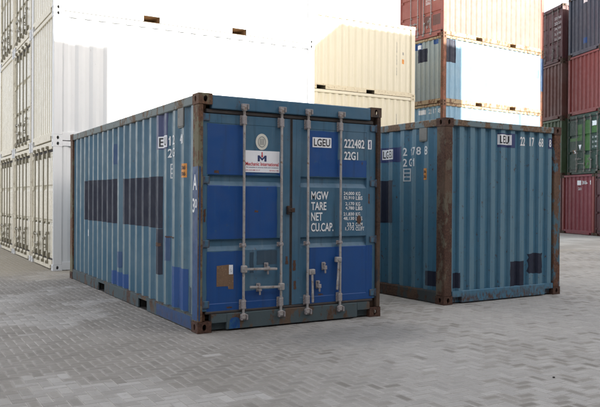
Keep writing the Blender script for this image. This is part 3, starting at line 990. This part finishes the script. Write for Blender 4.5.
# marks on the right leaf
rect('label_film', DS, 1.456, 1.720, 2.068, 2.186, M['plate'], DR, 0.005)
text(DS, 'LGEU', 1.474, 1.702, 2.082, 2.172, M['ink'], DR, 0.007)
text(DS, '222482', 1.905, 2.205, 2.078, 2.186, M['letter'], DR, 0.007)
rect('label_film', DS, 2.256, 2.312, 2.074, 2.190, M['plate'], DR, 0.005)
text(DS, '1', 2.270, 2.300, 2.086, 2.178, M['inkblue'], DR, 0.007)
text(DS, '22G1', 1.905, 2.110, 1.934, 2.034, M['letter'], DR, 0.007)
for body, s1, z0, z1 in (('MGW', 1.682, 1.448, 1.546), ('TARE', 1.655, 1.324, 1.420), ('NET', 1.600, 1.198, 1.296), ('CU.CAP.', 1.756, 1.070, 1.172)):
    text(DS, body, 1.442, s1, z0, z1, M['letter'], DR, 0.005)
for i, (a, b2) in enumerate((('24,000 KG', '52,910 LBS'), ('2,170 KG', '4,780 LBS'), ('21,830 KG', '48,130 LBS'), ('33.2 CU.M', '1,172 CU.FT'))):
    z = 1.546 - i * 0.1255
    for j, line in enumerate((a, b2)):
        num, unit = line.split()
        z1 = z - j * 0.053
        text(DS, num, 2.060 - 0.0262 * len(num), 2.060, z1 - 0.046, z1, M['letter'], DR, 0.005)
        text(DS, unit, 2.082, 2.082 + 0.036 * len(unit) * (0.72 if len(unit) > 3 else 0.92), z1 - 0.046, z1, M['letter'], DR, 0.005)
decal('rust_patch', DS, oval(2.130, 1.205, 0.032, 0.055, 14), [tuple(range(14))], M['scar'], DR, 0.0085)
b_ = MB(); b_.box(1.105, 1.150, 0.006, DOOR_Y - 0.001, 1.275, 1.375, 0.005); b_.box(1.112, 1.200, -0.004, 0.010, 1.300, 1.350, 0.004); b_.tube((1.158, -0.012, 1.335), (1.158, 0.006, 1.335), 0.013, 8)
link('seam_lock', b_.build('seam_lock'), M['rustdark'], DL)
for s0, s1, z0, z1 in ((0.20, 0.26, 1.73, 1.76), (0.70, 0.74, 1.30, 1.325), (1.55, 1.62, 0.31, 0.33), (1.20, 1.235, 0.62, 0.74), (1.21, 1.24, 0.40, 0.50), (1.10, 1.13, 0.70, 0.79), (2.27, 2.29, 1.40, 1.52), (0.08, 0.105, 1.20, 1.34), (0.36, 0.42, 0.245, 0.262)):
    rect('rust_scar', DS, s0, s1, z0, z1, M['scar'], DL if s0 < 1.16 else DR, 0.0025, 0.006)
SILL = Surf(lambda s, z, lift: (s, 0.006 - lift, z))
decal('paint_patch', SILL, [(0.372, 0.022), (0.505, 0.022), (0.505, 0.105), (0.488, 0.135), (0.450, 0.148), (0.405, 0.140), (0.380, 0.112)], [tuple(range(7))], M['royal'], A, 0.002)

# second blue container, seen from its closed end
B_, P2 = make_container('shipping_container', 'rusty steel-blue container standing alone, closed corrugated end towards the camera', 'container',
                        (3.741, 0.285, 0), 0.023, near='end', far='door', side=dict(pitch=0.266, center=0.397),
                        mats=dict(side='teal2', end='teal2', post='rustheavy', cast='rustheavy', toprail='rail2', botrail='brail2', header='rail2', sill='teal2'))
P2[('post', True, False)].material_slots[0].material = M['rust1']
LS2, FS2 = P2['left'], P2['front']
vent(B_, 0.385, 0.55, 2.30, 2.486, M['ventgrey'])
for y0, y1, z0, z1, mk in [(1.16, 1.60, 1.10, 1.745, 'navy'), (0.955, 1.46, 2.02, 2.245, 'inkblue'), (0.20, 0.41, 0.235, 0.445, 'navy')]:
    rect('paint_patch', LS2, y0, y1, z0, z1, M[mk], B_, 0.002, 0.005)
rect('label_film', LS2, 1.412, 1.150, 2.066, 2.216, M['plate'], B_, 0.004)
text(LS2, 'LG', 1.400, 1.290, 2.085, 2.198, M['ink'], B_, 0.006)
text(LS2, 'E', 1.228, 1.196, 2.085, 2.198, M['ink'], B_, 0.006)
text(LS2, 'U', 1.188, 1.158, 2.085, 2.198, M['ink'], B_, 0.006)
for bd, a_, b2 in (('2', 0.912, 0.846), ('1', 0.778, 0.740), ('7', 0.702, 0.642), ('8', 0.622, 0.558)):
    text(LS2, bd, a_, b2, 2.104, 2.222, M['letter'], B_)
text(LS2, '8', 0.448, 0.380, 2.098, 2.222, M['letter'], B_)
for bd, a_, b2 in (('2', 0.910, 0.846), ('G', 0.815, 0.738), ('1', 0.690, 0.655)):
    text(LS2, bd, a_, b2, 1.944, 2.060, M['letter'], B_)
rect('label_film', LS2, 0.775, 0.907, 1.725, 1.915, M['letterdim'], B_)
for q in range(3):
    rect('label_print', LS2, 0.795, 0.887, 1.742 + q * 0.058, 1.782 + q * 0.058, M['teal2'], B_, 0.004)
rect('label_film', LS2, 0.395, 0.498, 1.740, 1.905, M['orange'], B_)
for q in range(2):
    text(LS2, '306', 0.486, 0.408, 1.765 + q * 0.07, 1.810 + q * 0.07, M['ink'], B_, 0.005)
for s0, s1, z0, z1, mk, jg in [(0.19, 0.33, 0.215, 0.43, 'navy', 0.006), (1.345, 1.650, 0.172, 0.545, 'navy', 0.006), (1.745, 2.045, 0.345, 0.652, 'navy', 0.012),
                               (1.095, 1.470, 2.232, 2.436, 'inkblue', 0.004)]:
    rect('paint_patch', FS2, s0, s1, z0, z1, M[mk], B_, 0.002, jg)
rect('label_film', FS2, 1.097, 1.352, 2.270, 2.420, M['plate'], B_, 0.004)
text(FS2, 'L', 1.122, 1.156, 2.288, 2.402, M['ink'], B_, 0.006)
text(FS2, 'E', 1.172, 1.216, 2.288, 2.402, M['ink'], B_, 0.006)
text(FS2, 'U', 1.262, 1.326, 2.288, 2.402, M['ink'], B_, 0.006)
for body, c0, w_ in (('22', 1.592, 0.100), ('17', 1.798, 0.095), ('68', 2.006, 0.100)):
    text(FS2, body, c0 - w_ / 2, c0 + w_ / 2, 2.272, 2.405, M['letter'], B_)
rect('label_film', FS2, 2.170, 2.255, 2.255, 2.415, M['inkblue'], B_, 0.003)
text(FS2, '8', 2.190, 2.236, 2.278, 2.395, M['letter'], B_, 0.005)

# ------------------------------------------------------------------ the white stack on the left
WM = dict(side='white', end='whitedoor', door='whitedoor', post='white', cast='white', toprail='white', botrail='white', header='whiterail',
          sill='whiterail', roof='white', rod='whitefit', fit='whitefit', hinge='whiterail', pocket='pocketwarm')
WRODS = (0.50, 0.94, 1.44, 1.90)
GW = 'white containers stacked with their ends to the left'
wl = {(0, 0): 'white container with door rods, bottom of the left stack beside the patched blue container',
      (0, 1): 'white container with corrugated end, second level directly behind the patched blue container',
      (0, 2): 'white container on the third level, fork pockets showing high above the patched blue container',
      (1, 0): 'white container with door rods on the ground, second column of the left stack',
      (1, 1): 'white container with door rods on the second level, between two plain corrugated ends',
      (1, 2): 'white container with door rods on the third level, second column of the left stack',
      (2, 0): 'white container with door rods on the ground at the left edge of the picture',
      (2, 1): 'white container with plain corrugated end on the second level at the left edge',
      (2, 2): 'white container with door rods on the third level at the upper left corner'}
for col in range(3):
    for lev in range(3):
        kind = 'end' if (col, lev) in ((0, 1), (2, 1), (0, 2)) else 'door'
        mats = dict(WM)
        if col > 0 or lev == 0:
            mats['post'] = 'whiterail'
        r_, pw = make_container('shipping_container', wl[(col, lev)], 'container', (-0.023, 7.439 + W + col * 2.56, lev * H), -math.pi / 2,
                                near=kind, far='end', mats=mats, group=GW, rods=WRODS, handles=True)
        if col == 0:
            pw[('post', True, False)].material_slots[0].material = M['white']

# ------------------------------------------------------------------ cream stack behind
CM = dict(side='cream', end='cream', door='cream', post='cream', cast='creamrail', toprail='cream', botrail='creamrail', header='cream', sill='creamrail', roof='cream', pocket='pocketgrey')
cl = ['cream container at the bottom of its stack, hidden behind the blue containers', 'cream container seen between the two blue containers, second level',
      'cream container with an orange label, topmost of its stack']
for lev in range(3):
    r_, pc_ = make_container('shipping_container', cl[lev], 'container', (13.831 - L, 13.073 + W, lev * H), -math.pi / 2, near='end', far='end', mats=CM,
                             group='cream containers stacked behind', side=dict(pitch=0.279, center=L - 3.40))
    RS = pc_['right']
    yy = L - 0.595
    rect('label_film', RS, yy, yy + 0.12, 1.20, 1.365, M['orange'], r_)
    for z0, z1 in ((0.75, 1.05), (1.12, 1.50), (1.56, 1.98)):
        text(RS, '306', L - 0.85, L - 0.80, z0, z1, M['greypaint'], r_)
    rect('label_film', RS, yy + 0.02, yy + 0.10, 1.52, 1.62, M['greypaint'], r_)

# ------------------------------------------------------------------ blue and red stack
BY = 0.069
BO = Vector((15.421, 13.33, 0)) + Vector((-math.sin(BY), math.cos(BY), 0)) * W
BM = dict(side='blue_b', end='grey_b', post='rust_b', cast='rust_b', toprail='rail_b', botrail='rail_b', header='rail_b', sill='rail_b', roof='blue_b', pocket='pocketwarm')
RM = dict(side='red_sunlit', end='red_b', door='red_b', post='red_b', cast='rust_b', toprail='red_b', botrail='rail_b', header='red_b', sill='red_b', roof='red_b',
          rod='zinc', fit='zinc', hinge='red_b', pocket='pocketwarm')
bl = ['blue container at the bottom of the stack behind the steel-blue container', 'blue container with white marks on its end, just above the steel-blue container',
      'pale blue container with a navy square on its end, half in sunlight', 'orange-red container with doors and rods, on top of the pale blue one']
for lev in range(4):
    r_, pb = make_container('shipping_container', bl[lev], 'container', (BO.x, BO.y, lev * H), BY - math.pi / 2, near='door' if lev == 3 else 'end', far='end',
                            mats=RM if lev == 3 else BM if lev == 2 else dict(BM, end='blue_b'), group='blue and red containers in the middle stack',
                            side=dict(pitch=0.30, center=0.445), endp=dict(pitch=0.25, center=0.35), rods=(0.62, 1.02, 1.34, 1.75))
    RS, FS = pb['right'], pb['front']
    # local x runs from the far edge of the end (0) to the near edge (W)
    if lev == 2:
        rect('paint_patch', FS, W - 1.44, W - 0.88, 1.70, 2.22, M['navy'], r_, 0.002, 0.01)
        rect('paint_patch', FS, W - 1.62, W - 1.22, 2.22, 2.47, M['royal'], r_, 0.002, 0.01)
        rect('label_film', FS, W - 1.46, W - 1.26, 2.24, 2.40, M['plate'], r_, 0.004)
        rect('paint_patch', FS, W - 0.55, W - 0.30, 2.30, 2.47, M['royal'], r_, 0.002, 0.01)
        rect('paint_patch', RS, 0.17, 0.70, 1.58, 2.46, M['navy'], r_, 0.002, 0.01)
        rect('paint_patch', RS, 5.50, 5.80, 1.50, 1.85, M['lightblue'], r_, 0.002, 0.01)
        # blue strip painting in the shade on the far corner post
        rect('paint_patch', Surf(lambda s, z, lift: (W - 0.004 + lift, s, z)), 5.89, 6.05, 0.95, 2.35, M['midblue'], r_, 0.002, 0.002)
        text(RS, '306', 4.9, 5.0, 0.4, 1.0, M['greypaint'], r_)
    if lev == 1:
        rect('label_film', FS, W - 1.35, W - 0.98, 2.22, 2.40, M['plate'], r_, 0.004)
        for q, bd in enumerate(('22', '17', '8')):
            text(FS, bd, W - 0.80 + q * 0.25, W - 0.68 + q * 0.25, 2.22, 2.40, M['letter'], r_)
        rect('paint_patch', RS, 4.50, 4.72, 0.6, 2.46, M['lightblue'], r_, 0.002, 0.01)
    if lev == 3:
        dl_, dr_ = pb[('door', 0, False)], pb[('door', 1, False)]
        text(DS, '22G1', 1.42, 1.70, 1.32, 1.42, M['letter'], dr_)
        text(DS, '221768', 1.42, 1.72, 1.45, 1.55, M['letter'], dr_)
        text(DS, '22G1', 1.85, 2.20, 1.40, 1.62, M['letterdim'], dr_)
        rect('paint_patch', DS, 1.36, 1.72, 0.50, 0.86, M['oxide'], dr_, 0.002, 0.01)
        rect('paint_patch', DS, 1.82, 2.22, 0.45, 0.86, M['oxide'], dr_, 0.002, 0.01)

# ------------------------------------------------------------------ red, green and slate stack at the right edge
RY = -0.350
ey = Vector((-math.sin(RY), math.cos(RY), 0))
RO = Vector((22.53, 12.00, 0))
def rstack(col, lev, label, kind, mats, shift=0.0, **kw):
    o = RO + ey * (W + col * 2.50 + shift)
    return make_container('shipping_container', label, 'container', (o.x, o.y, lev * H), RY - math.pi / 2, near=kind, far='end', mats=mats,
                          group='containers stacked at the right edge', endp=dict(pitch=0.30, center=0.32), **kw)
def allm(k, **kw):
    d = dict(side=k, end=k, door=k, post=k, cast='rustdark', toprail=k, botrail=k, header=k, sill=k, roof=k, hinge=k, rod='rodgrey', fit='rodgrey')
    d.update(kw)
    return d
r_, p_ = rstack(0, 0, 'crimson container with closed corrugated end on the ground, under the green doors', 'end', allm('red_l', post='red_r'))
rect('label_film', p_['front'], W - 1.28, W - 1.05, 2.13, 2.33, M['plate'], r_, 0.004)
text(p_['front'], '306', W - 0.92, W - 0.55, 2.16, 2.31, M['letterdim'], r_)
text(p_['front'], '1', W - 0.33, W - 0.26, 2.14, 2.32, M['letter'], r_)
text(p_['front'], '22', W - 1.20, W - 1.00, 1.92, 2.02, M['letterdim'], r_)
r_, p_ = rstack(0, 1, 'dark green container with closed doors and pale rods at the right edge', 'door', allm('green'), shift=-0.42,
                rods=(0.70, 1.28, 1.73, 2.22))
gl, gr = p_[('door', 0, False)], p_[('door', 1, False)]
for s0, s1, z0, z1, mk, dd in [(0.74, 1.06, 1.60, 2.16, 'brightgreen', gl), (0.16, 1.06, 1.46, 1.60, 'brightgreen', gl), (1.30, 1.66, 0.25, 0.82, 'brightgreen', gr),
                               (1.30, 1.66, 1.00, 2.3, 'brightgreen', gr), (1.78, 2.2, 1.72, 2.00, 'brightgreen', gr), (1.17 + 0.02, 1.28, 0.3, 0.9, 'brightgreen', gr),
                               (1.80, 2.10, 2.02, 2.22, 'plate', gr), (0.34, 0.62, 0.92, 1.08, 'brownplate', gl)]:
    rect('paint_patch', DS, s0, s1, z0, z1, M[mk], dd, 0.003, 0.008)
decal('label_film', DS, [(0.80, 1.28), (1.02, 1.28), (0.91, 1.05)], [(0, 1, 2)], M['plate'], gl, 0.004)
rect('label_film', DS, 0.46, 0.56, 0.93, 1.05, M['plate'], gl, 0.006)
for q in range(3):
    text(DS, '22 17'.split()[0], 1.80, 1.90, 1.50 - q * 0.2, 1.58 - q * 0.2, M['letterdim'], gr)
    text(DS, '306', 1.98, 2.20, 1.50 - q * 0.2, 1.58 - q * 0.2, M['letterdim'], gr)
r_, p_ = rstack(0, 2, 'brick red corrugated container above the green doors', 'end', allm('red_r'), shift=-0.42)
rect('label_film', p_['front'], W - 0.22, W - 0.16, 2.15, 2.35, M['plate'], r_, 0.004)
r_, p_ = rstack(0, 3, 'slate blue corrugated container at the upper right corner', 'end', allm('dkblue', header='dkblue'), shift=-0.42)
rect('paint_patch', p_['front'], W - 1.40, W - 0.98, 2.33, 2.48, M['royal'], r_, 0.003)
rect('label_film', p_['front'], W - 1.38, W - 1.10, 2.16, 2.33, M['plate'], r_, 0.004)
rect('paint_patch', p_['front'], W - 1.38, W - 1.10, 0.42, 0.66, M['royal'], r_, 0.003)
rstack(1, 0, 'dark red container on the ground behind the steel-blue container, far right stack', 'end', allm('maroon'))
rstack(1, 1, 'moss green container peeping out over the corner of the steel-blue container', 'end', allm('mossgreen'))
rstack(1, 2, 'dull red container in the gap between the sunlit stack and the slate blue one', 'end', allm('oxide'))
r_, p_ = rstack(1, 3, 'maroon container with door lettering, top of the narrow gap beside the slate blue one', 'door', allm('maroon'), rods=(0.5, 0.95, 1.6, 2.05))
dd = p_[('door', 1, False)]
for q, bd in enumerate(('221768', '22G1', '24,000', '2,170', '21,830')):
    text(DS, bd, 1.70, 2.25, 1.98 - q * 0.24, 2.10 - q * 0.24, M['letterdim'], dd)
rstack(-1, 0, 'maroon container with doors, cut off by the right edge of the picture', 'door', allm('maroon'))

# ------------------------------------------------------------------ stacks behind the viewpoint: they cast the shade over the yard
def yard_box(loc, length, col, label, group):
    root = bpy.data.objects.new('shipping_container', None)
    C.objects.link(root)
    root.location = loc
    root.rotation_euler = (0, 0, -math.pi / 2)
    tag(root, label, 'container', group)
    def frame():
        b = MB()
        for x0, x1 in ((0.004, 0.15), (W - 0.15, W - 0.004)):
            for y0, y1 in ((0.004, 0.17), (length - 0.17, length - 0.004)):
                b.box(x0, x1, y0, y1, 0, H - 0.001)
        for z0, z1 in ((0.014, 0.165), (2.48, H - 0.014)):
            for x0, x1 in ((0.008, 0.06), (W - 0.06, W - 0.008)):
                b.box(x0, x1, 0.171, length - 0.171, z0, z1)
            for y0, y1 in ((0.008, 0.08), (length - 0.08, length - 0.008)):
                b.box(0.151, W - 0.151, y0, y1, z0, z1)
        return b.build('frame')
    link('frame', cached(('yf', length), frame), col, root)
    sp = side_prof(length)
    for right in (False, True):
        link('side_panel', cached(('sp', right, 'yard', length), lambda: strip_mesh('side_panel', sp, ZP0, ZP1, (lambda s, d, z: (W - SX - d, s, z)) if right else (lambda s, d, z: (SX + d, s, z)))), col, root)
    ep = end_prof()
    for isfar in (False, True):
        link('end_panel', cached(('ye', isfar, length), lambda: strip_mesh('end_panel', ep, 0.16, 2.49, lambda s, d, z: (s, (length - EY - d) if isfar else EY + d, z))), col, root)
    def roof():
        b = MB(); b.box(0.03, W - 0.03, 0.05, length - 0.05, H - 0.05, H - 0.02); return b.build('roof_panel')
    link('roof_panel', cached(('yr', length), roof), col, root)
    return root
L40 = 12.192
cols = [M[k] for k in ('red_r', 'greypaint', 'blue_b', 'oxide', 'white', 'dkblue', 'cream')]
YB = -13.3                                             # yard-side face of that row
for k in range(3):
    for lev in range(5):
        yard_box((11.38 - (k + 1) * (L40 + 0.06), YB, lev * H), L40, random.choice(cols), 'long container in the five-high row behind the viewpoint', 'tall row behind the viewpoint')
for k in range(3):
    for lev in range(4):
        yard_box((11.50 + k * (L40 + 0.06), YB, lev * H), L40, random.choice(cols), 'long container in the four-high row behind the viewpoint', 'lower row behind the viewpoint')
for lev in range(5):
    yard_box((17.20, -0.45, lev * H), L, random.choice(cols), 'container in the five-high single stack outside the right edge', 'single stack outside the right edge')

# ------------------------------------------------------------------ loose bits on the paving
def pebble(loc, r, label, mat):
    bm = bmesh.new()
    bmesh.ops.create_icosphere(bm, subdivisions=2, radius=r)
    for v in bm.verts:
        v.co *= random.uniform(0.78, 1.12)
        v.co.z *= 0.6
    me = bpy.data.meshes.new('pebble')
    bm.to_mesh(me); bm.free()
    o = link('pebble', me, mat, None, (loc[0], loc[1], r * 0.45))
    o.rotation_euler = (0, 0, random.uniform(0, 6))
    tag(o, label, 'pebble')
pebble((1.84, -3.14), 0.011, 'small dark pebble lying on the pavers at the lower right', M['under'])
